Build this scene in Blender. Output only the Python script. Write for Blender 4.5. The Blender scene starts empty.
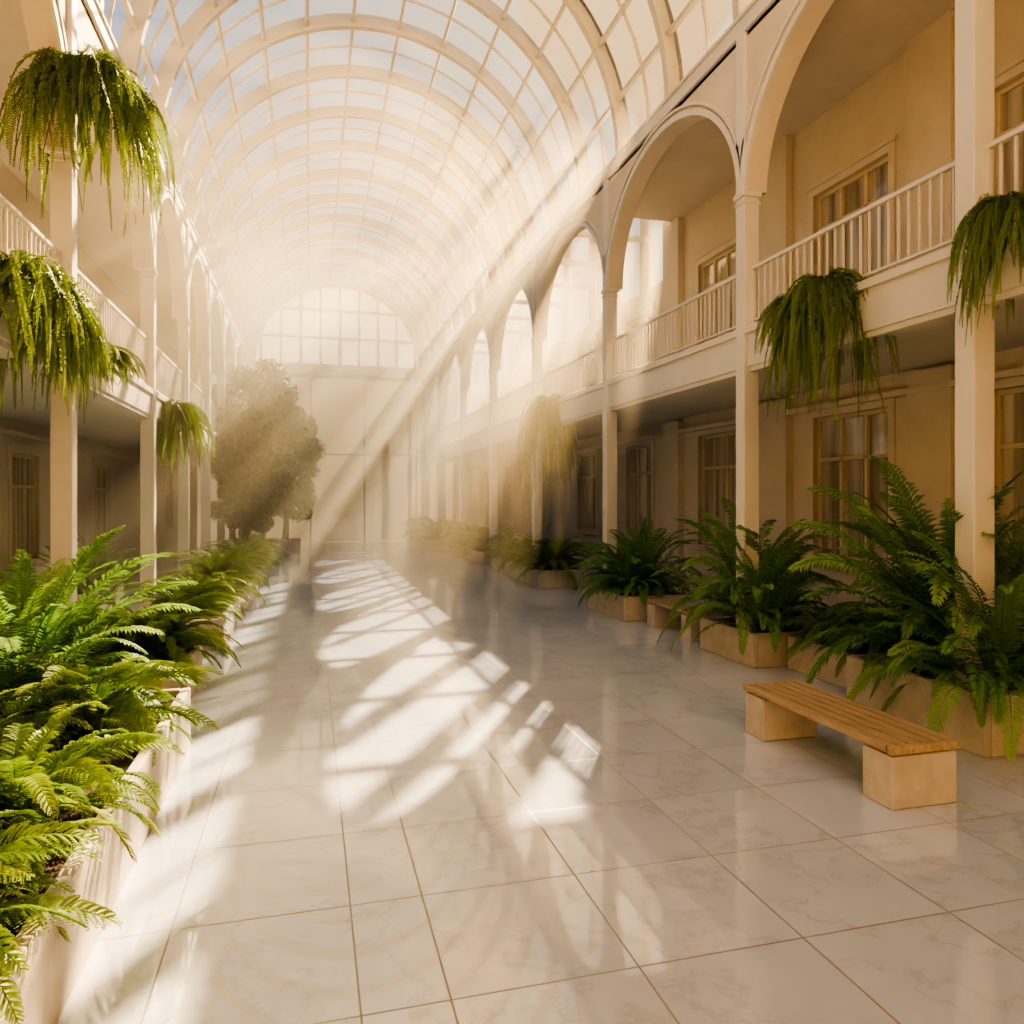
import bpy, math, random
import numpy as np
from mathutils import Vector
random.seed(4)
C = bpy.context.scene.collection
H = 2.1
XR, XL = 5.38, -2.62
YB, YE = -5.5, 36.0
bpy.context.scene.view_settings.view_transform = 'AgX'
bpy.context.scene.view_settings.look = 'AgX - High Contrast'
bpy.context.scene.view_settings.exposure = -1.05

# ------------------------------------------------------------------ materials
def newmat(name):
    m = bpy.data.materials.new(name); m.use_nodes = True
    nt = m.node_tree
    for n in list(nt.nodes): nt.nodes.remove(n)
    out = nt.nodes.new('ShaderNodeOutputMaterial')
    return m, nt, out
def N(nt, t, **kw):
    n = nt.nodes.new(t)
    for k, v in kw.items():
        if k in ('operation','blend_type','data_type','noise_dimensions','feature','wave_type','interpolation_type'): setattr(n, k, v)
        else: n.inputs[k].default_value = v
    return n
def ramp(nt, pts):
    r = nt.nodes.new('ShaderNodeValToRGB')
    e = r.color_ramp.elements
    e[0].position, e[0].color = pts[0][0], (*pts[0][1], 1)
    e[1].position, e[1].color = pts[-1][0], (*pts[-1][1], 1)
    for p, c in pts[1:-1]:
        x = e.new(p); x.color = (*c, 1)
    return r
def stucco(name, c1, c2, scale=1.5, rough=0.75, bump=0.08, fine=60):
    m, nt, out = newmat(name)
    geo = nt.nodes.new('ShaderNodeNewGeometry')
    n1 = N(nt, 'ShaderNodeTexNoise', Scale=scale, Detail=6.0, Roughness=0.6)
    nt.links.new(geo.outputs['Position'], n1.inputs['Vector'])
    r = ramp(nt, [(0.3, c1), (0.7, c2)])
    nt.links.new(n1.outputs['Fac'], r.inputs[0])
    n2 = N(nt, 'ShaderNodeTexNoise', Scale=fine, Detail=3.0)
    nt.links.new(geo.outputs['Position'], n2.inputs['Vector'])
    b = N(nt, 'ShaderNodeBump', Strength=bump, Distance=0.01)
    nt.links.new(n2.outputs['Fac'], b.inputs['Height'])
    p = N(nt, 'ShaderNodeBsdfPrincipled', Roughness=rough)
    nt.links.new(r.outputs[0], p.inputs['Base Color'])
    nt.links.new(b.outputs[0], p.inputs['Normal'])
    nt.links.new(p.outputs[0], out.inputs[0])
    return m
M_wall = stucco('cream_stucco', (.66,.56,.42), (.74,.64,.49))
M_trim = stucco('cream_paint', (.69,.63,.52), (.75,.69,.58), rough=.5, bump=.02)
M_ceil = stucco('ceiling_plaster', (.62,.54,.42), (.68,.60,.47))
M_rib = stucco('rib_paint', (.60,.53,.41), (.66,.59,.46), rough=.4, bump=.02)
M_stone = stucco('travertine', (.52,.44,.33), (.66,.58,.46), scale=5, rough=.7, bump=.3, fine=45)
M_soil = stucco('soil', (.03,.02,.012), (.07,.045,.025), scale=30, rough=.95, bump=1)
M_ground = stucco('paving_outside', (.35,.30,.22), (.45,.38,.28), scale=.4)
M_frame = stucco('window_wood', (.62,.50,.33), (.70,.58,.40), rough=.45, bump=.02)
M_bark = stucco('bark', (.12,.08,.05), (.25,.18,.11), scale=12, bump=.6)
M_pot = stucco('moss_basket', (.05,.06,.02), (.12,.11,.05), scale=20, bump=1)

def mat_marble():
    m, nt, out = newmat('marble_tiles'); L = nt.links.new
    geo = nt.nodes.new('ShaderNodeNewGeometry')
    sep = nt.nodes.new('ShaderNodeSeparateXYZ'); L(geo.outputs['Position'], sep.inputs[0])
    def mth(op, a, b=None, c=None):
        n = nt.nodes.new('ShaderNodeMath'); n.operation = op
        for i, v in enumerate((a, b, c)):
            if v is None: continue
            if isinstance(v, (int, float)): n.inputs[i].default_value = v
            else: L(v, n.inputs[i])
        return n.outputs[0]
    S = .85
    gt = mth('GREATER_THAN', sep.outputs[0], .385)
    x = mth('MULTIPLY_ADD', gt, -.37, sep.outputs[0])
    xs = mth('DIVIDE', mth('SUBTRACT', x, .2), S)
    ys = mth('DIVIDE', mth('SUBTRACT', sep.outputs[1], 3.94), S)
    def edge(v):
        f = mth('FRACT', v)
        return mth('MINIMUM', f, mth('SUBTRACT', 1.0, f))
    e = mth('MINIMUM', edge(xs), edge(ys))
    ln = mth('LESS_THAN', e, .0055)
    cmb = nt.nodes.new('ShaderNodeCombineXYZ')
    L(mth('ADD', mth('FLOOR', xs), mth('MULTIPLY', gt, 31.0)), cmb.inputs[0]); L(mth('FLOOR', ys), cmb.inputs[1])
    wn = nt.nodes.new('ShaderNodeTexWhiteNoise'); L(cmb.outputs[0], wn.inputs['Vector'])
    off = nt.nodes.new('ShaderNodeVectorMath'); off.operation = 'MULTIPLY_ADD'
    L(wn.outputs['Color'], off.inputs[0]); off.inputs[1].default_value = (9, 9, 9); L(geo.outputs['Position'], off.inputs[2])
    warp = N(nt, 'ShaderNodeTexNoise', Scale=1.3, Detail=5.0, Roughness=.6); L(off.outputs[0], warp.inputs['Vector'])
    v2 = nt.nodes.new('ShaderNodeVectorMath'); v2.operation = 'MULTIPLY_ADD'
    L(warp.outputs['Color'], v2.inputs[0]); v2.inputs[1].default_value = (1.5, 1.5, 1.5); L(off.outputs[0], v2.inputs[2])
    n1 = N(nt, 'ShaderNodeTexNoise', Scale=1.1, Detail=7.0, Roughness=.5); L(v2.outputs[0], n1.inputs['Vector'])
    d = mth('ABSOLUTE', mth('SUBTRACT', n1.outputs['Fac'], .5))
    vr = ramp(nt, [(0.0, (.56,.585,.62)), (0.010, (.61,.64,.68)), (0.04, (.645,.68,.725)), (.3, (.66,.695,.745))])
    L(d, vr.inputs[0])
    cl = N(nt, 'ShaderNodeTexNoise', Scale=.9, Detail=4.0); L(off.outputs[0], cl.inputs['Vector'])
    clr = ramp(nt, [(.3, (.91,.915,.93)), (.65, (1,1,1))]); L(cl.outputs['Fac'], clr.inputs[0])
    mx = nt.nodes.new('ShaderNodeMix'); mx.data_type = 'RGBA'; mx.blend_type = 'MULTIPLY'; mx.inputs[0].default_value = 1
    L(vr.outputs[0], mx.inputs[6]); L(clr.outputs[0], mx.inputs[7])
    g = nt.nodes.new('ShaderNodeMix'); g.data_type = 'RGBA'
    L(ln, g.inputs[0]); L(mx.outputs[2], g.inputs[6]); g.inputs[7].default_value = (.24,.20,.15,1)
    p = N(nt, 'ShaderNodeBsdfPrincipled')
    L(g.outputs[2], p.inputs['Base Color'])
    rg = nt.nodes.new('ShaderNodeMapRange'); L(warp.outputs['Fac'], rg.inputs[0])
    rg.inputs[3].default_value = .02; rg.inputs[4].default_value = .06
    L(mth('MULTIPLY_ADD', ln, .5, rg.outputs[0]), p.inputs['Roughness'])
    p.inputs['IOR'].default_value = 2.5
    b = N(nt, 'ShaderNodeBump', Strength=.25, Distance=.004)
    L(mth('SUBTRACT', 1.0, ln), b.inputs['Height']); L(b.outputs[0], p.inputs['Normal'])
    L(p.outputs[0], out.inputs[0])
    return m
M_marble = mat_marble()

def mat_pane(name, lo, hi, milky=False, tcol=(.9,.85,.75)):
    m, nt, out = newmat(name); L = nt.links.new
    geo = nt.nodes.new('ShaderNodeNewGeometry')
    n = N(nt, 'ShaderNodeTexNoise', Scale=.8, Detail=5.0); L(geo.outputs['Position'], n.inputs['Vector'])
    r = nt.nodes.new('ShaderNodeMapRange'); L(n.outputs['Fac'], r.inputs[0])
    r.inputs[1].default_value = .35; r.inputs[2].default_value = .7; r.inputs[3].default_value = lo; r.inputs[4].default_value = hi
    fac = r.outputs[0]
    if milky:
        sep = nt.nodes.new('ShaderNodeSeparateXYZ'); L(geo.outputs['Position'], sep.inputs[0])
        mp = nt.nodes.new('ShaderNodeMapping'); mp.inputs['Scale'].default_value = (.3,.22,.3); L(geo.outputs['Position'], mp.inputs[0])  # milky patches on the sunward panes, laid out to break sunlight into shafts
        pn = N(nt, 'ShaderNodeTexNoise', Scale=1.0, Detail=1.0, Roughness=.5); L(mp.outputs[0], pn.inputs['Vector'])
        g = nt.nodes.new('ShaderNodeMapRange'); L(pn.outputs['Fac'], g.inputs[0]); g.inputs[1].default_value = .48; g.inputs[2].default_value = .52
        xg = nt.nodes.new('ShaderNodeMapRange'); L(sep.outputs[0], xg.inputs[0]); xg.inputs[1].default_value = 2.8; xg.inputs[2].default_value = 3.8
        gx = nt.nodes.new('ShaderNodeMath'); gx.operation = 'MULTIPLY'; L(g.outputs[0], gx.inputs[0]); L(xg.outputs[0], gx.inputs[1])
        ma = nt.nodes.new('ShaderNodeMath'); ma.operation = 'MULTIPLY_ADD'; ma.use_clamp = True
        L(gx.outputs[0], ma.inputs[0]); ma.inputs[1].default_value = .8; L(fac, ma.inputs[2]); fac = ma.outputs[0]
    t = nt.nodes.new('ShaderNodeBsdfTransparent'); t.inputs[0].default_value = (.96,.98,1,1)
    tl = nt.nodes.new('ShaderNodeBsdfTranslucent'); tl.inputs[0].default_value = (*tcol,1)
    mx = nt.nodes.new('ShaderNodeMixShader'); L(fac, mx.inputs[0]); L(t.outputs[0], mx.inputs[1]); L(tl.outputs[0], mx.inputs[2])
    L(mx.outputs[0], out.inputs[0])
    return m
M_pane = mat_pane('roof_glass', .0, .03, True, (.16,.145,.115))
M_frost = mat_pane('frosted_glass', .85, .95, tcol=(.28,.235,.17))

def mat_window():
    m, nt, out = newmat('window_glass'); L = nt.links.new
    geo = nt.nodes.new('ShaderNodeNewGeometry')
    mp = nt.nodes.new('ShaderNodeMapping'); mp.inputs['Scale'].default_value = (1, 5, .25); L(geo.outputs['Position'], mp.inputs[0])
    n = N(nt, 'ShaderNodeTexNoise', Scale=1.2, Detail=3.0); L(mp.outputs[0], n.inputs['Vector'])
    r = ramp(nt, [(.35, (.24,.20,.14)), (.60, (.60,.53,.41))]); L(n.outputs['Fac'], r.inputs[0])
    p = N(nt, 'ShaderNodeBsdfPrincipled', Roughness=.06); L(r.outputs[0], p.inputs['Base Color'])
    p.inputs['IOR'].default_value = 1.9
    L(p.outputs[0], out.inputs[0]); return m
M_win = mat_window()

def mat_leaf(name, dark, mid, light, trans=.35):
    m, nt, out = newmat(name); L = nt.links.new
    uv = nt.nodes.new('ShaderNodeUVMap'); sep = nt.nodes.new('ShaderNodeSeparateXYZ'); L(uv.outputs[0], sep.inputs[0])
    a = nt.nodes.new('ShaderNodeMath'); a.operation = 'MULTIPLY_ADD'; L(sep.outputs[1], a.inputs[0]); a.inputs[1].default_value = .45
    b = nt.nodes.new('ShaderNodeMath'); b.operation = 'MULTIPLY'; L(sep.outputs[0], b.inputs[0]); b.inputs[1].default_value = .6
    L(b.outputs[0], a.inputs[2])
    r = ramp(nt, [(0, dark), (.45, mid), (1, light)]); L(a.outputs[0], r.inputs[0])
    p = N(nt, 'ShaderNodeBsdfPrincipled', Roughness=.5); L(r.outputs[0], p.inputs['Base Color'])
    p.inputs['Specular IOR Level'].default_value = .3
    t = nt.nodes.new('ShaderNodeBsdfTranslucent'); L(r.outputs[0], t.inputs[0])
    mx = nt.nodes.new('ShaderNodeMixShader'); mx.inputs[0].default_value = trans
    L(p.outputs[0], mx.inputs[1]); L(t.outputs[0], mx.inputs[2]); L(mx.outputs[0], out.inputs[0]); return m
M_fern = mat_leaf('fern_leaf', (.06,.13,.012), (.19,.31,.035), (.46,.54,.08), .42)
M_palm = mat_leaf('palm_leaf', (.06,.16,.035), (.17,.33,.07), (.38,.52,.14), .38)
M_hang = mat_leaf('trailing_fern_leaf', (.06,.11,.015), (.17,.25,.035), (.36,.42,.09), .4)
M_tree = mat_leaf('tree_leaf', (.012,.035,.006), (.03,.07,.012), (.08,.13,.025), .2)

def mat_wood():
    m, nt, out = newmat('bench_wood'); L = nt.links.new
    tc = nt.nodes.new('ShaderNodeTexCoord')
    mp = nt.nodes.new('ShaderNodeMapping'); mp.inputs['Scale'].default_value = (14, .9, 8); L(tc.outputs['Object'], mp.inputs[0])
    n = N(nt, 'ShaderNodeTexNoise', Scale=3.0, Detail=6.0, Distortion=.6); L(mp.outputs[0], n.inputs['Vector'])
    r = ramp(nt, [(.3, (.38,.27,.15)), (.7, (.56,.42,.25))]); L(n.outputs['Fac'], r.inputs[0])
    p = N(nt, 'ShaderNodeBsdfPrincipled', Roughness=.42); L(r.outputs[0], p.inputs['Base Color'])
    L(p.outputs[0], out.inputs[0]); return m
M_wood = mat_wood()

# ------------------------------------------------------------------ mesh builder
class MB:
    def __init__(s): s.v = []; s.f = []
    def box(s, x0, x1, y0, y1, z0, z1):
        x0, x1 = min(x0,x1), max(x0,x1); y0, y1 = min(y0,y1), max(y0,y1)
        b = len(s.v)
        s.v += [(x0,y0,z0),(x1,y0,z0),(x1,y1,z0),(x0,y1,z0),(x0,y0,z1),(x1,y0,z1),(x1,y1,z1),(x0,y1,z1)]
        s.f += [tuple(b+i for i in q) for q in ((0,3,2,1),(4,5,6,7),(0,1,5,4),(1,2,6,5),(2,3,7,6),(3,0,4,7))]
    def hexa(s, a, b_):
        b = len(s.v); s.v += list(a) + list(b_)
        s.f += [tuple(b+i for i in q) for q in ((0,3,2,1),(4,5,6,7),(0,1,5,4),(1,2,6,5),(2,3,7,6),(3,0,4,7))]
    def quad(s, *p):
        b = len(s.v); s.v += list(p); s.f.append(tuple(range(b, b+len(p))))
    def tube(s, pts, rad, n=8):
        b = len(s.v); pts = [Vector(p) for p in pts]
        for i, p in enumerate(pts):
            t = (pts[min(i+1,len(pts)-1)] - pts[max(i-1,0)]).normalized()
            a = t.orthogonal().normalized(); c = t.cross(a)
            for k in range(n):
                an = 2*math.pi*k/n
                s.v.append(tuple(p + (a*math.cos(an) + c*math.sin(an))*rad[i]))
        for i in range(len(pts)-1):
            for k in range(n):
                s.f.append((b+i*n+k, b+i*n+(k+1)%n, b+(i+1)*n+(k+1)%n, b+(i+1)*n+k))
    def obj(s, name, mat, parent=None, bevel=0, loc=None):
        me = bpy.data.meshes.new(name); me.from_pydata(s.v, [], s.f); me.update()
        me.materials.append(mat)
        o = bpy.data.objects.new(name, me); C.objects.link(o)
        if loc is not None: o.location = loc
        if parent: o.parent = parent
        if bevel:
            m = o.modifiers.new('bevel', 'BEVEL'); m.width = bevel; m.segments = 2; m.limit_method = 'ANGLE'
        return o
def empty(name, loc=(0,0,0)):
    e = bpy.data.objects.new(name, None); e.location = loc; e.empty_display_size = .2; C.objects.link(e); return e

# ------------------------------------------------------------------ shell
b = MB(); b.box(-5.3, 7.7, YB, YE, -.2, 0); b.obj('floor', M_marble)
b = MB(); b.box(-120, 120, -80, 160, -.5, -.22); b.obj('ground', M_ground)

ZS, RISE, ZT = 6.0, 1.85, 8.05
def spandrel(mb, Xf, s, y0, y1, th=.28):
    hw = .1; ya, yb = y0+hw, y1-hw
    a = (yb-ya)/2; yc = (ya+yb)/2; n = 28
    P = [(yc - a*math.cos(math.pi*i/n), ZS + RISE*math.sin(math.pi*i/n)) for i in range(n+1)]
    xf, xb = Xf, Xf + s*th
    for i in range(n):
        (ya_, za), (yb_, zb) = P[i], P[i+1]
        mb.hexa([(xf,ya_,za),(xf,yb_,zb),(xf,yb_,ZT),(xf,ya_,ZT)], [(xb,ya_,za),(xb,yb_,zb),(xb,yb_,ZT),(xb,ya_,ZT)])
    for y in ((y0, ya), (yb, y1)): mb.box(xf, xb, y[0], y[1], ZS, ZT)
def archivolt(mb, Xf, s, y0, y1):
    ya, yb = y0+.1, y1-.1; a = (yb-ya)/2; yc = (ya+yb)/2; n = 32
    for (i0, i1, pr) in ((0.0, .09, .035), (.13, .17, .05)):
        for i in range(n):
            q = []
            for x in (Xf - s*pr, Xf + s*.01):
                for (t, o) in ((i, i0), (i+1, i0), (i+1, i1), (i, i1)):
                    an = math.pi*t/n
                    yy = yc - (a+o)*math.cos(an); yy = min(max(yy, y0), y1)
                    q.append((x, yy, ZS + (RISE+o)*math.sin(an)))
            mb.hexa(q[:4], q[4:])

cols_R = [-5.4, -.9, 3.7, 8.54, 13.13, 17.8, 22.4, 27.0, 31.6, 35.9]
cols_L = [-4.3, .3, 4.9, 9.48, 14.05, 17.8, 21.4, 25.0, 28.6, 32.2, 35.9]
def side(tag, Xf, s, cols, zrail, zst, zsb, XB):
    for i, y in enumerate(cols + ([5.12] if s > 0 else [])):
        mb = MB()
        top = ZT if y != 5.12 else 7.62
        w = .10
        mb.box(Xf - s*.05, Xf + s*.17, y-w, y+w, 0, top)
        mb.box(Xf - s*.08, Xf + s*.20, y-w-.03, y+w+.03, 0, .22)
        if y != 5.12:
            mb.box(Xf - s*.075, Xf + s*.2, y-w-.025, y+w+.025, ZS-.07, ZS)
            mb.box(Xf - s*.065, Xf + s*.19, y-w-.012, y+w+.012, ZS-.16, ZS-.12)
        mb.obj('column', M_trim, bevel=.012)
    mb = MB(); tb = MB()
    for a, c in zip(cols[:-1], cols[1:]):
        spandrel(mb, Xf, s, a, c); archivolt(tb, Xf, s, a, c)
    mb.box(Xf, Xf+s*.28, YB, cols[0], 0, ZT)
    mb.obj('wall_arcade_'+tag, M_wall)
    tb.obj('trim_archivolt_'+tag, M_trim)
    mb = MB()
    mb.box(Xf - s*.05, Xf + s*.3, YB, YE, ZT-.02, ZT+.2)
    mb.box(Xf - s*.08, Xf + s*.35, YB, YE, ZT+.17, ZT+.22)
    mb.obj('trim_cornice_'+tag, M_trim, bevel=.01)
    mb = MB()
    mb.box(Xf + s*.0, XB, YB, YE, zsb+.06, zst)
    mb.box(Xf - s*.04, Xf + s*.3, YB, YE, zst-.07, zst+.02)
    mb.box(Xf + s*.03, Xf + s*.35, YB, YE, zsb, zsb+.1)
    mb.obj('balcony_floor_'+tag, M_trim, bevel=.008)
    allc = sorted(cols + ([5.12] if s > 0 else []))
    for a, c in zip(allc[:-1], allc[1:]):
        ya, yb = a+.10, c-.10
        if yb < 0: continue
        e = empty('balcony_railing', (Xf + s*.08, (ya+yb)/2, zst))
        hl = (yb-ya)/2
        m1 = MB(); m1.box(-.03, .03, -hl, hl, zrail-zst-.045, zrail-zst); m1.box(-.018,.018,-hl,hl,.09,.12)
        m1.obj('rails', M_trim, e, bevel=.006)
        m2 = MB(); k = int((yb-ya)/.125)
        for j in range(1, k):
            y = -hl + j*2*hl/k
            m2.box(-.010, .010, y-.010, y+.010, .11, zrail-zst-.04)
        for j in (0, k):
            y = -hl + j*2*hl/k; y = min(max(y, -hl+.02), hl-.02)
            m2.box(-.02,.02,y-.02,y+.02,0,zrail-zst-.04)
        m2.obj('balusters', M_trim, e)
side('right', XR, 1, cols_R, H+2.94, H+2.15, H+1.60, 7.6)
side('left', XL, -1, cols_L, H+2.72, H+1.82, H+1.34, -5.2)

def wall_open(mb, xa, xb, y0, y1, z0, z1, ops):
    ys = sorted({y0, y1, *[o[0] for o in ops], *[o[1] for o in ops]}); zs = sorted({z0, z1, *[o[2] for o in ops], *[o[3] for o in ops]})
    ys = [y for y in ys if y0 <= y <= y1]; zs = [z for z in zs if z0 <= z <= z1]
    for ya, yb in zip(ys[:-1], ys[1:]):
        run = None
        for za, zb in zip(zs[:-1], zs[1:]):
            ym, zm = (ya+yb)/2, (za+zb)/2
            hole = any(o[0] < ym < o[1] and o[2] < zm < o[3] for o in ops)
            if hole:
                if run: mb.box(xa, xb, ya, yb, run[0], run[1]); run = None
            else: run = (run[0], zb) if run else (za, zb)
        if run: mb.box(xa, xb, ya, yb, run[0], run[1])
wn = [0]
def window(X, s, o):
    wn[0] += 1
    y0, y1, z0, z1 = o; yc, zc = (y0+y1)/2, z0
    e = empty('window_%d' % wn[0], (X, yc, zc)); hw = (y1-y0)/2; h = z1-z0
    m = MB(); c = .11
    m.box(-s*.035, s*.02, -hw-c, -hw, -.0, h+c); m.box(-s*.035, s*.02, hw, hw+c, 0, h+c); m.box(-s*.035, s*.02, -hw, hw, h, h+c)
    m.box(-s*.06, s*.02, -hw-c-.04, hw+c+.04, h+c, h+c+.06)
    m.box(-s*.10, s*.1, -hw-c-.03, hw+c+.03, -.09, 0)
    m.obj('casing', M_wall, e, bevel=.006)
    m = MB(); f = .06
    m.box(s*.06, s*.13, -hw, -hw+f, 0, h); m.box(s*.06, s*.13, hw-f, hw, 0, h); m.box(s*.06, s*.13, -hw+f, hw-f, 0, f); m.box(s*.06, s*.13, -hw+f, hw-f, h-f, h)
    tz = h*.70
    m.box(s*.055, s*.13, -hw+f, hw-f, tz-.03, tz+.03)
    for q in (-hw/3, hw/3): m.box(s*.055, s*.13, q-.028, q+.028, f, h-f)
    m.obj('frame', M_frame, e, bevel=.004)
    m = MB(); m.box(s*.1, s*.12, -hw+.02, hw-.02, .02, h-.02); m.obj('glass', M_win, e)
def backwall(tag, X, s, yws, lz, uz, ztop, pil, y0=YB, y1=YE):
    ops = [(y-w/2, y+w/2, *lz) for y, w in yws]
    if uz: ops += [(y-w/2, y+w/2, *uz) for y, w in yws]
    mb = MB(); wall_open(mb, X, X+s*.3, y0, y1, 0, ztop, ops)
    for (a, c) in pil:
        mb.box(X - s*.14, X, a, c, 0, (H+1.6))
        if uz: mb.box(X - s*.14, X, a, c, H+2.17, ztop)
    mb.obj('wall_'+tag, M_wall)
    for o in ops:
        if o[1] > 0: window(X, s, o)
    mb = MB()
    mb.box(X - s*.03, X, y0, y1, 0, .18)
    mb.obj('baseboard_'+tag, M_trim)
    m = MB(); m.box(X-s*.16, X, y0, y1, H+1.33 if s>0 else H+1.1, H+1.41 if s>0 else H+1.18)
    m.obj('trim_band_'+tag, M_wall)
YW = 15.2
backwall('right', 7.6, 1, [(2.6,1.5),(6.15,1.55),(9.28,1.57),(12.95,1.4)], (1.15,3.33), (5.0,6.78), 8.1, [(7.35,8.05),(10.6,11.5),(4.3,5.0),(14.3,15.0)], YB, YW)
backwall('right_rear', 7.6, 1, [(16.5,1.4),(20.0,1.4),(24.4,1.4),(28.8,1.4),(33,1.4)], (1.15,3.33), (4.9,6.4), 6.95, [(18.1,18.6),(22,22.6),(26.4,27)], YW, YE)
backwall('left', -5.2, -1, [(7.5,1.4),(11.8,1.4),(16.05,1.4),(21.5,1.6),(26.5,1.5),(31,1.5)], (.9,2.9), (4.6,6.4), 8.1, [(9.1,9.7),(13.6,14.3),(18.3,19)])
mb = MB(); y = YW+.9; rr = random.Random(5)
while y < YE+8:
    wp = rr.choice([.2,.35,.5]); mb.box(7.65, 7.74, y, y+wp, 6.95 if y < YE else 0, 10.6); y += wp + rr.choice([.9,1.2,1.7])
mb.obj('wall_glazed_screen_posts', M_wall)  # added posts without glazing, splitting the sunlight into stripes and shafts

YG = 14.6
b = MB(); b.box(XR, 7.9, YB, YG, 7.98, 8.12); b.obj('ceiling_gallery_right', M_ceil)
b = MB(); b.box(XL, -5.5, YB, YE, 7.98, 8.12); b.obj('ceiling_gallery_left', M_ceil)
b = MB(); y = YG+1.2
while y < YE: b.box(XR+.2, 7.65, y-.04, y+.04, 7.92, 8.05); y += 2.0
b.obj('gallery_roof_rafters', M_rib)

# end wall : glazed screen
b = MB(); g = MB()
b.box(-5.5, -4.9, YE, YE+.3, 0, 8.1); b.box(7.4, 7.9, YE, YE+.3, 0, 8.1)
b.box(-5.5, 7.9, YE, YE+.3, 7.75, 8.3)
b.box(-5.5, 7.9, YE-.15, YE, 7.8, 8.25)
b.obj('wall_end', M_wall)
b = MB(); x = -4.9
while x < 7.45: b.box(x-.03, x+.03, YE+.05, YE+.13, 0, 7.75); x += 2.46
for z in (4.1, 7.7): b.box(-4.9, 7.4, YE+.07, YE+.13, z-.03, z+.03)
g.box(-4.9, 7.4, YE+.14, YE+.16, 0, 7.75)
b.obj('window_end_mullions', M_rib); g.obj('window_end_glass', M_frost)
b = MB(); b.box(-5.5, 7.9, YB-.3, YB, 0, 8.2); b.obj('wall_entrance', M_wall)

# ------------------------------------------------------------------ vault
XC = (XR+XL)/2; R = (XR-XL)/2 - .02; ZC = 8.25
def ring(mb, y0, y1, r0, r1, n=40):
    for i in range(n):
        q = []
        for y in (y0, y1):
            for (t, r) in ((i, r0), (i+1, r0), (i+1, r1), (i, r1)):
                an = math.pi*t/n; q.append((XC - r*math.cos(an), y, ZC + r*math.sin(an)))
        mb.hexa(q[:4], q[4:])
mb = MB(); y = YE-.1; dy = 1.95; ribs = []
while y > YB: ribs.append(y); y -= dy
for y in ribs:
    ring(mb, y-.035, y+.035, R-.02, R+.24)
    ring(mb, y-.07, y+.07, R-.05, R-.02)
mb.obj('vault_ribs', M_rib)
mb = MB(); NS = 13
for i in range(1, NS):
    an = math.pi*i/NS; ca, sa = math.cos(an), math.sin(an)
    def pt(r, t, y): return (XC - r*ca + t*sa, y, ZC + r*sa + t*ca)
    w, r0, r1 = .03, R+.04, R+.13
    mb.hexa([pt(r0,-w,YB),pt(r0,w,YB),pt(r1,w,YB),pt(r1,-w,YB)], [pt(r0,-w,YE),pt(r0,w,YE),pt(r1,w,YE),pt(r1,-w,YE)])
for y in ribs: ring(mb, y-dy/2-.014, y-dy/2+.014, R+.10, R+.15, n=26)
mb.obj('vault_purlins', M_rib)
mb = MB(); n = 26
for i in range(n):
    a0, a1 = math.pi*i/n, math.pi*(i+1)/n; r = R+.17
    mb.quad((XC-r*math.cos(a0),YB,ZC+r*math.sin(a0)),(XC-r*math.cos(a0),YE,ZC+r*math.sin(a0)),(XC-r*math.cos(a1),YE,ZC+r*math.sin(a1)),(XC-r*math.cos(a1),YB,ZC+r*math.sin(a1)))
mb.obj('vault_glazing', M_pane)
mb = MB()
ring(mb, YE, YE+.25, R-.22, R+.26)
for k in range(-4, 5):
    x = k*.88; h = math.sqrt(max(R*R - x*x, 0)); w = .035 if k % 2 else .055
    mb.box(XC+x-w, XC+x+w, YE+.05, YE+.2, ZC-.2, ZC+h)
for z in (.0, 1.3, 2.6):
    h = math.sqrt(R*R - z*z); mb.box(XC-h, XC+h, YE+.05, YE+.2, ZC+z-.04, ZC+z+.04)
mb.obj('window_lunette_frame', M_rib)
mb = MB(); mb.v = [(XC - R*math.cos(math.pi*i/40), YE+.12, ZC+R*math.sin(math.pi*i/40)) for i in range(41)]; mb.f = [tuple(range(41))]
mb.obj('window_lunette_glass', M_frost)
mb = MB(); mb.v = [(XC - (R+.2)*math.cos(math.pi*i/40), YB, ZC-.1+(R+.2)*math.sin(math.pi*i/40)) for i in range(41)]; mb.f = [tuple(range(41))]
mb.obj('wall_entrance_gable', M_wall)

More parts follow.
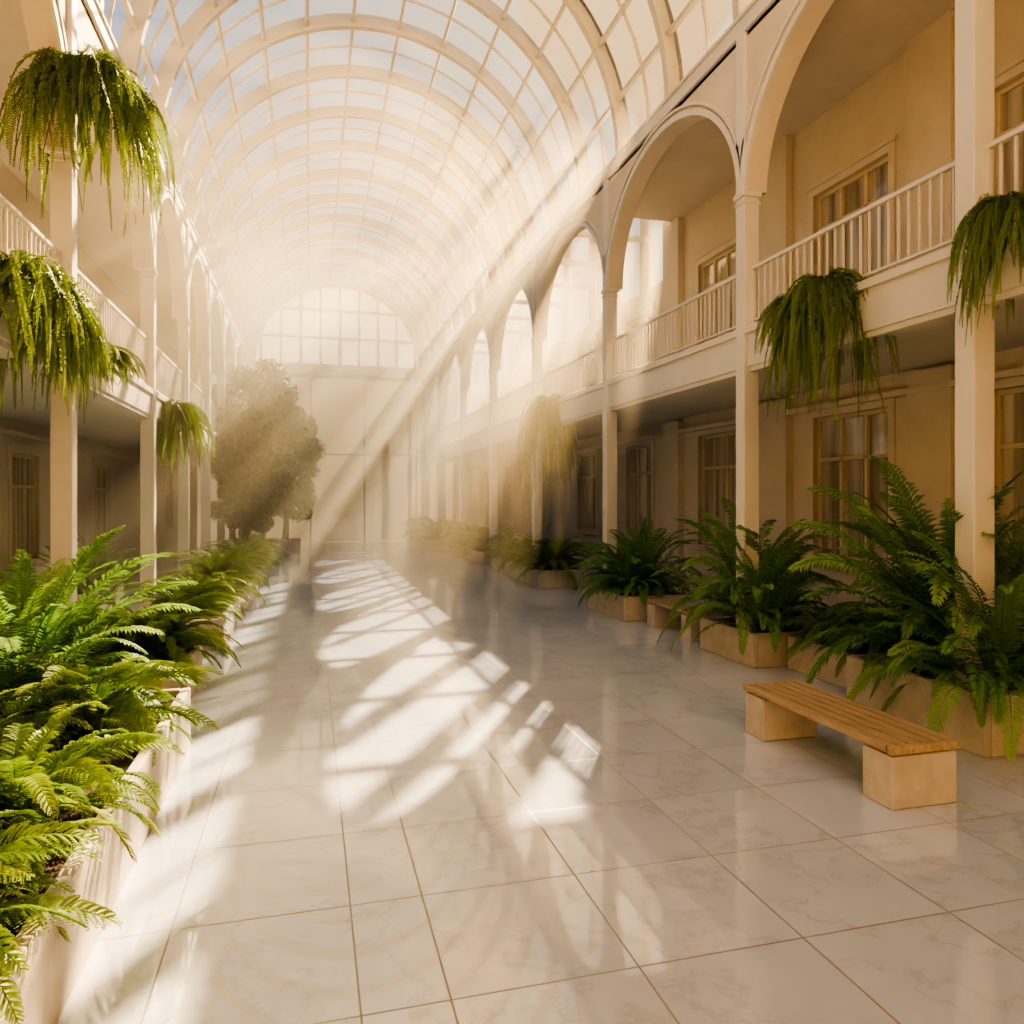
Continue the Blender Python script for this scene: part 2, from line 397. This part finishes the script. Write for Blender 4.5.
# ------------------------------------------------------------------ plants
def frond(rng, L, az, e0, e1, W, nP, style, p=1.0, org=(0,0,0), K=7):
    t = (np.arange(nP)+.5)/nP
    e = e0 + (e1-e0)*t**p
    az_ = az + rng.normal(0,.25)*t
    if style == 'trail':
        e = e + .2*np.sin(t*8 + rng.uniform(0,6)) * (1-.5*t); az_ = az + rng.normal(0,1.2)*t
        e = np.maximum(e, -1.54)
    T = np.stack([np.cos(e)*np.cos(az_), np.cos(e)*np.sin(az_), np.sin(e)], 1)
    ds = L/nP; P0 = np.cumsum(T, 0)*ds + np.array(org)
    azs = az_ + (rng.uniform(-1.2,1.2) if style == 'trail' else 0)
    S = np.stack([-np.sin(azs), np.cos(azs), 0*azs], 1)
    if style == 'trail':
        S = S - T*np.sum(S*T,1)[:,None]; S /= np.linalg.norm(S,axis=1)[:,None]
    Nn = np.cross(T, S); roll = rng.normal(0, .25)
    S = S*np.cos(roll) + Nn*np.sin(roll); Nn = np.cross(T, S)
    Q = []; TV = []
    s0 = .10
    tt = np.clip((t-s0)/(1-s0), 0, 1)
    prof = np.where(t > s0, (np.minimum(tt*5, 1)**.6) * (1-tt)**.55 + .04, 0) if style != 'trail' else (np.minimum(t*6, 1)*(1-t)**.5*.9+.12)
    w = .0035 + .003*(1-t)
    a = P0[:-1]; b_ = P0[1:]
    for D in (S, Nn):
        Q.append(np.stack([a-D[:-1]*w[:-1,None], a+D[:-1]*w[:-1,None], b_+D[1:]*w[1:,None], b_-D[1:]*w[1:,None]], 1)); TV.append(t[:-1]*.6)
    for sg in (-1, 1):
        phi = (.35 + .5*t if style != 'trail' else .12 + .25*t) + rng.normal(0,.05,nP)
        Pd = sg*S*np.cos(phi)[:,None] + T*np.sin(phi)[:,None] + Nn*(.18+rng.normal(0,.08 if style != 'trail' else .2,nP))[:,None]
        Pd /= np.linalg.norm(Pd, axis=1)[:,None]
        Wd = W*prof*(1+rng.normal(0,.06,nP))
        Bn = T - Pd*np.sum(T*Pd,1)[:,None]; Bn /= np.linalg.norm(Bn,axis=1)[:,None]
        G = np.array([0,0,-1.0])
        ok = Wd > .004
        if style in ('palm', 'trail'):
            hw = ds*(.42 if style == 'palm' else .48)
            hwv = np.minimum(hw, Wd*.25)[:,None]
            gd = .32 if style == 'palm' else .15
            mid = P0 + Pd*(Wd*.45)[:,None] + G*(Wd*.05)[:,None]
            tip = P0 + Pd*Wd[:,None] + G*(Wd*gd)[:,None]
            q = np.stack([P0 , mid+Bn*hwv, tip, mid-Bn*hwv], 1)[ok]; Q.append(q); TV.append(t[ok]*.7+.2)
        else:
            for j in range(K+1):
                s = (j+.3)/(K+1)
                base = P0 + Pd*(Wd*s)[:,None] + G*(Wd*.3*s*s)[:,None]
                ll = ds*.95*(1-s)**.6*(.55+.45*min(1, s*5))
                lv = np.minimum(ll, Wd*.4)[:,None]
                for s2 in (-1, 1):
                    dq = Pd*.6 + s2*Bn*.8 + Nn*.12
                    pe = Pd*.8 - s2*Bn*.6
                    hw = np.minimum(Wd/(K+1)*.55, ll)[:,None]
                    q = np.stack([base-pe*hw*.7, base+dq*lv*.6-pe*hw, base+dq*lv+G*lv*.15, base+dq*lv*.45+pe*hw], 1)[ok]
                    Q.append(q); TV.append((t*.4+s*.5)[ok])
    return np.concatenate(Q), np.concatenate(TV)
def mesh_quads(name, Q, U, V, mat):
    n = len(Q); me = bpy.data.meshes.new(name)
    me.vertices.add(4*n); me.vertices.foreach_set('co', Q.reshape(-1).astype(np.float32))
    me.loops.add(4*n); me.loops.foreach_set('vertex_index', np.arange(4*n, dtype=np.int32))
    me.polygons.add(n); me.polygons.foreach_set('loop_start', np.arange(0,4*n,4,dtype=np.int32))
    me.update(calc_edges=True)
    uv = me.uv_layers.new(name='UVMap')
    uv.data.foreach_set('uv', np.repeat(np.stack([U,V],1), 4, axis=0).reshape(-1).astype(np.float32))
    me.materials.append(mat); me.validate(); return me
def plant_mesh(name, seed, n, L, W, nP, style, mat, erange=(1.45,.35), drop=(-.2,-.9), p=1.2, K=7, base_r=.06, lr=(.75,1.1)):
    rng = np.random.default_rng(seed); QQ, UU, VV = [], [], []
    for i in range(n):
        f = (i+.5)/n
        az = i*2.39996 + rng.normal(0,.2)
        e0 = erange[0] + (erange[1]-erange[0])*f + rng.normal(0,.08 if style != 'trail' else .3)
        e1 = drop[0] + (drop[1]-drop[0])*f + rng.normal(0,.15)
        l = L*(1 - .25*abs(f-.4))*rng.uniform(*lr)
        r = base_r*math.sqrt(f)
        q, v = frond(rng, l, az, e0, max(e1,-1.53), W*rng.uniform(.85,1.1)*((l/L) if style != 'trail' else 1), nP if style != 'trail' else max(12, int(nP*l/L)), style, p*rng.uniform(.85,1.15), (r*math.cos(az), r*math.sin(az), 0), K)
        QQ.append(q); VV.append(v); UU.append(np.full(len(q), np.clip(rng.uniform(0,1)*.9, 0, 1)))
    return mesh_quads(name, np.concatenate(QQ), np.concatenate(UU), np.concatenate(VV), mat)
FERN = [plant_mesh('fern_mesh_a', 1, 54, 1.0, .17, 26, 'bi', M_fern, erange=(1.5,.45)), plant_mesh('fern_mesh_b', 2, 50, 1.0, .19, 24, 'bi', M_fern, erange=(1.5,.45)),
        plant_mesh('fern_mesh_c', 3, 58, 1.0, .16, 28, 'bi', M_fern, erange=(1.5,.4), drop=(-.4,-1.1))]
PALM = [plant_mesh('palm_fern_mesh_a', 11, 60, 1.35, .24, 46, 'palm', M_palm, erange=(1.5,.4), drop=(.35,-.9), p=1.9),
        plant_mesh('palm_fern_mesh_b', 12, 62, 1.25, .22, 46, 'palm', M_palm, erange=(1.5,.3), drop=(.2,-1.1), p=1.7)]
HANG = [plant_mesh('trailing_fern_mesh_a', 21, 230, 1.15, .065, 58, 'trail', M_hang, erange=(1.2,-.6), drop=(-1.3,-1.53), p=.4, base_r=.32, lr=(.25,1.25)),
        plant_mesh('trailing_fern_mesh_b', 22, 190, 1.0, .065, 50, 'trail', M_hang, erange=(1.1,-.7), drop=(-1.3,-1.53), p=.4, base_r=.32, lr=(.2,1.3))]
def put(name, me, parent, loc, sc=1.0, rz=None, scz=None):
    o = bpy.data.objects.new(name, me); C.objects.link(o); o.parent = parent; o.location = loc
    o.scale = (sc, sc, scz if scz else sc); o.rotation_euler = (0,0, random.uniform(0,6.28) if rz is None else rz); return o
def planter(x0, x1, y0, y1, h, plants, nm='fern_planter'):
    cx, cy = (x0+x1)/2, (y0+y1)/2; e = empty(nm, (cx, cy, 0)); a, c = abs(x1-x0)/2, (y1-y0)/2; t = .07
    m = MB(); m.box(-a,-a+t,-c,c,0,h); m.box(a-t,a,-c,c,0,h); m.box(-a+t,a-t,-c,-c+t,0,h); m.box(-a+t,a-t,c-t,c,0,h)
    m.obj('stone_box', M_stone, e, bevel=.012)
    m = MB(); m.box(-a+t,a-t,-c+t,c-t,0.01,h-.05); m.obj('soil', M_soil, e)
    for pl in plants:
        px, py, me, sc = pl[:4]
        put('fern', me, e, (px-cx, py-cy, h-.06), sc, scz=sc*(pl[4] if len(pl) > 4 else 1.15))
    return e
F, Pm, G_ = FERN, PALM, HANG
planter(-2.25, -.97, 1.2, 6.8, .5, [(-1.6,2.2,F[0],.85),(-1.42,3.1,F[1],.78),(-1.4,4.2,F[2],.88),(-1.9,3.7,F[0],.8),(-1.45,5.75,F[1],.9),(-1.95,4.95,F[2],.78),(-2.1,6.4,Pm[0],1.1,1.15)])
planter(-2.35, -1.2, 8.2, 9.3, .42, [(-1.6,8.8,F[2],1.1),(-1.95,9.0,F[0],.85)])
planter(-2.35, -1.15, 11.0, 13.6, .42, [(-1.7,11.6,F[1],.95),(-1.7,12.9,F[2],1.0)])
planter(-2.35, -1.1, 14.6, 17.4, .42, [(-1.7,15.1,F[0],1.1),(-1.7,16.5,F[1],1.1)])
planter(-2.35, -1.1, 18.4, 22.4, .42, [(-1.6,19,F[0],1.1),(-1.6,20.3,F[1],1.1),(-1.6,21.8,F[2],1.2)])
planter(-4.6, -3.7, 9.8, 12.4, .42, [(-4.1,10.4,Pm[0],.8),(-4.1,11.7,Pm[1],.8)])
planter(-4.6, -3.7, 14.4, 17.0, .42, [(-4.1,15.0,Pm[1],.8),(-4.1,16.3,Pm[0],.8)])
planter(5.24, 6.5, 4.83, 6.45, .5, [(5.85,5.75,Pm[0],1.3,1.4),(6.1,6.0,Pm[1],1.3,1.4),(5.5,4.95,Pm[1],1.0,1.45),(5.7,5.3,Pm[0],.9,.9)])
planter(5.65, 6.5, 6.55, 8.0, .4, [(6.0,6.95,F[2],.8),(6.05,7.6,F[1],.75)])
planter(5.24, 6.3, 8.1, 9.4, .42, [(5.75,8.9,Pm[1],1.15,1.6),(5.5,8.3,Pm[0],.85,1.5)])
planter(5.1, 6.3, 11.7, 13.4, .42, [(5.7,12.2,Pm[0],.95,1.3),(5.6,12.9,Pm[1],.95,1.3),(5.45,12.2,Pm[1],.8,1.1)])
planter(5.05, 6.3, 16.4, 21.0, .42, [(5.5,16.9,F[0],1.2),(5.6,18.0,F[1],1.2),(5.6,19.1,F[2],1.2),(5.6,20.2,F[0],1.2)])
planter(5.0, 6.3, 22.6, 27.4, .42, [(5.5,23,F[1],1.2),(5.5,24.3,F[2],1.3),(5.5,25.6,F[0],1.3),(5.5,26.8,F[1],1.3)])
planter(4.3, 6.3, 29.0, 33.4, .42, [(4.9,29.6,F[1],1.4),(5.0,31,F[2],1.4),(4.9,32.4,F[0],1.4)])

def hanging(x, y, z, me, sc, scz=None, wy=1.0):
    e = empty('hanging_fern', (x, y, z))
    m = MB(); n = 16
    prof = [(.05,-.3),(.13,-.26),(.2,-.15),(.22,-.08),(.2,-.08),(.15,-.1)]
    m.v = [(r*math.cos(2*math.pi*k/n)*sc, r*math.sin(2*math.pi*k/n)*sc, zz*sc) for r, zz in prof for k in range(n)]
    for i in range(len(prof)-1):
        for k in range(n): m.f.append((i*n+k, i*n+(k+1)%n, (i+1)*n+(k+1)%n, (i+1)*n+k))
    m.f.append(tuple(range(n))); m.f.append(tuple((len(prof)-1)*n+k for k in range(n)))
    m.obj('basket', M_pot, e)
    o = put('trailing_fronds', me, e, (0,0,-.03), sc, scz=scz); o.rotation_euler[2] = random.choice([0, math.pi]); o.scale[1] = sc*wy
    m = MB(); s = 1 if x > 1 else -1
    m.box(0, s*.3, -.012, .012, -.23*sc, -.205*sc); m.obj('bracket', M_rib, e)
    return e
hanging(-2.38, 9.3, 6.9, G_[0], .95, 1.45)
hanging(-2.52, 7.75, 4.2, G_[0], .75, 1.15, wy=1.4)
hanging(-2.52, 8.6, 4.1, G_[1], .65, .9, wy=1.6)
hanging(-2.52, 10.4, 4.0, G_[1], .5, .4, wy=3)
hanging(-2.45, 15.2, 3.85, G_[1], .75, 1.3)
hanging(-2.42, 24.3, 4.7, G_[0], 1.2, 1.9)
hanging(5.23, 6.75, 4.38, G_[0], .68, 1.3, wy=.95)
hanging(5.25, 7.2, 4.33, G_[1], .55, .8, wy=1.0)
hanging(5.23, 4.62, 4.42, G_[1], .5, 1.0)
hanging(5.23, 16.3, 4.33, G_[0], .8, 1.8)

def tree(x, y, h, r, seed):
    rng = np.random.default_rng(seed); e = empty('potted_tree', (x, y, 0))
    m = MB(); a = .55; t = .07
    m.box(-a,-a+t,-a,a,0,.5); m.box(a-t,a,-a,a,0,.5); m.box(-a,a,-a,-a+t,0,.5); m.box(-a,a,a-t,a,0,.5); m.obj('stone_box', M_stone, e)
    m = MB(); m.box(-a+t,a-t,-a+t,a-t,.01,.45); m.obj('soil', M_soil, e)
    m = MB(); m.tube([(0,0,.4),(.05,.02,h*.25),(-.04,.03,h*.5),(.02,0,h*.8)], [.13,.1,.07,.03])
    cl = []
    for i in range(32):
        an = i*2.4; z = h*(.26+.68*((i+.5)/32)); rr = r*math.sin(math.pi*min(1,((z/h-.15)/.9)))**.6*rng.uniform(.45,1.05)
        c = np.array([rr*math.cos(an), rr*math.sin(an), z]); cl.append(c)
        m.tube([(0,0,z*.75), (c[0]*.5,c[1]*.5,z*.9), tuple(c)], [.035,.025,.008], 5)
    m.obj('trunk', M_bark, e)
    Q = []
    for c in cl:
        n = 420; d = rng.normal(0,1,(n,3)); d /= np.linalg.norm(d,axis=1)[:,None]; pp = c + d*(rng.uniform(.15,1,(n,1))**.5)*r*.36*np.array([1,1,.75])
        u = rng.normal(0,1,(n,3)); u /= np.linalg.norm(u,axis=1)[:,None]; v = np.cross(u, rng.normal(0,1,(n,3))); v /= np.linalg.norm(v,axis=1)[:,None]
        s = rng.uniform(.06,.11,(n,1))
        Q.append(np.stack([pp-u*s, pp+v*s*.4, pp+u*s, pp-v*s*.4],1))
    Q = np.concatenate(Q); me = mesh_quads('foliage', Q, rng.uniform(0,1,len(Q)), rng.uniform(0,1,len(Q)), M_tree)
    o = bpy.data.objects.new('foliage', me); C.objects.link(o); o.parent = e
tree(-1.55, 26.2, 6.7, 1.55, 5)
tree(-1.85, 23.6, 4.8, 1.0, 6)
tree(-.9, 29.6, 5.6, 1.4, 8)

# ------------------------------------------------------------------ benches
def bench(x0, x1, y0, y1, h=.43):
    cx, cy = (x0+x1)/2, (y0+y1)/2; e = empty('bench', (cx, cy, 0)); a, c = (x1-x0)/2, (y1-y0)/2
    m = MB(); m.box(-a+.015,a-.015,-c+.02,-c+.30,0,h-.07); m.box(-a+.015,a-.015,c-.30,c-.02,0,h-.07); m.obj('stone_legs', M_stone, e, bevel=.012)
    m = MB(); n = 6; g = .022; w = (2*a-(n-1)*g-.0)/n
    for i in range(n):
        x = -a + i*(w+g)
        m.box(x, x+w, -c+.06, c-.06, h-.05, h)
    m.box(-a, a, -c, -c+.05, h-.055, h); m.box(-a, a, c-.05, c, h-.055, h)
    for y in (-c+.15, 0, c-.15): m.box(-a+.03, a-.03, y-.03, y+.03, h-.07, h-.05)
    m.obj('slats', M_wood, e, bevel=.006)
bench(3.74, 4.31, 4.16, 5.95)
bench(5.33, 5.78, 9.85, 11.35)

# ------------------------------------------------------------------ mist
def haze(dens, y0, y1, z1):
    m, nt, out = newmat('warm_haze')
    vs = nt.nodes.new('ShaderNodeVolumeScatter'); vs.inputs['Color'].default_value = (1,.84,.55,1); vs.inputs['Density'].default_value = dens; vs.inputs['Anisotropy'].default_value = .6
    nt.links.new(vs.outputs[0], out.inputs['Volume'])
    b = MB(); b.box(-5.15, 7.55, y0, y1, .01, z1); b.obj('haze', m)
haze(.040, 9.5, 21.0, 8.0)
haze(.062, 21.01, 35.7, 9.6)

# ------------------------------------------------------------------ light
az, el = math.radians(29.5), math.radians(35)
D = Vector((-math.sin(az)*math.cos(el), -math.cos(az)*math.cos(el), -math.sin(el)))
sl = bpy.data.lights.new('sun', 'SUN'); sl.energy = 62; sl.color = (1,.70,.38); sl.angle = math.radians(.7)
so = bpy.data.objects.new('sun', sl); so.rotation_euler = D.to_track_quat('-Z','Y').to_euler(); so.location = (20,30,30); C.objects.link(so)
w = bpy.data.worlds.new('sky'); bpy.context.scene.world = w; w.use_nodes = True; nt = w.node_tree; L = nt.links.new
bg = nt.nodes['Background']; tc = nt.nodes.new('ShaderNodeTexCoord')
sp = nt.nodes.new('ShaderNodeSeparateXYZ'); L(tc.outputs['Generated'], sp.inputs[0])
r = ramp(nt, [(0,(.95,.76,.50)), (.25,(.90,.80,.64)), (.42,(.46,.63,.92)), (1,(.22,.44,.92))]); L(sp.outputs[2], r.inputs[0])
cn = N(nt, 'ShaderNodeTexNoise', Scale=2.6, Detail=6.0, Roughness=.6); L(tc.outputs['Generated'], cn.inputs['Vector'])
cr = ramp(nt, [(.46,(0,0,0)), (.70,(.85,.85,.85))]); L(cn.outputs['Fac'], cr.inputs[0])
mx = nt.nodes.new('ShaderNodeMix'); mx.data_type = 'RGBA'; L(cr.outputs[0], mx.inputs[0]); L(r.outputs[0], mx.inputs[6]); mx.inputs[7].default_value = (1.0,.95,.87,1)
dt = nt.nodes.new('ShaderNodeVectorMath'); dt.operation = 'DOT_PRODUCT'; L(tc.outputs['Generated'], dt.inputs[0]); dt.inputs[1].default_value = tuple(-D)
mr = nt.nodes.new('ShaderNodeMapRange'); L(dt.outputs['Value'], mr.inputs[0]); mr.inputs[1].default_value = .75; mr.inputs[2].default_value = 1.0
pw = nt.nodes.new('ShaderNodeMath'); pw.operation = 'POWER'; L(mr.outputs[0], pw.inputs[0]); pw.inputs[1].default_value = 1.5
m2 = nt.nodes.new('ShaderNodeMix'); m2.data_type = 'RGBA'; L(pw.outputs[0], m2.inputs[0]); L(mx.outputs[2], m2.inputs[6]); m2.inputs[7].default_value = (1.8,1.4,.9,1)
L(m2.outputs[2], bg.inputs[0]); bg.inputs[1].default_value = 1.3

# ------------------------------------------------------------------ camera
cd = bpy.data.cameras.new('camera'); cd.sensor_width = 36; cd.lens = 750/1024*36; cd.shift_y = -.0146; cd.clip_end = 400
co = bpy.data.objects.new('camera', cd); co.location = (0,0,H); co.rotation_euler = (math.radians(90), 0, -math.atan(202/750)); C.objects.link(co)
bpy.context.scene.camera = co
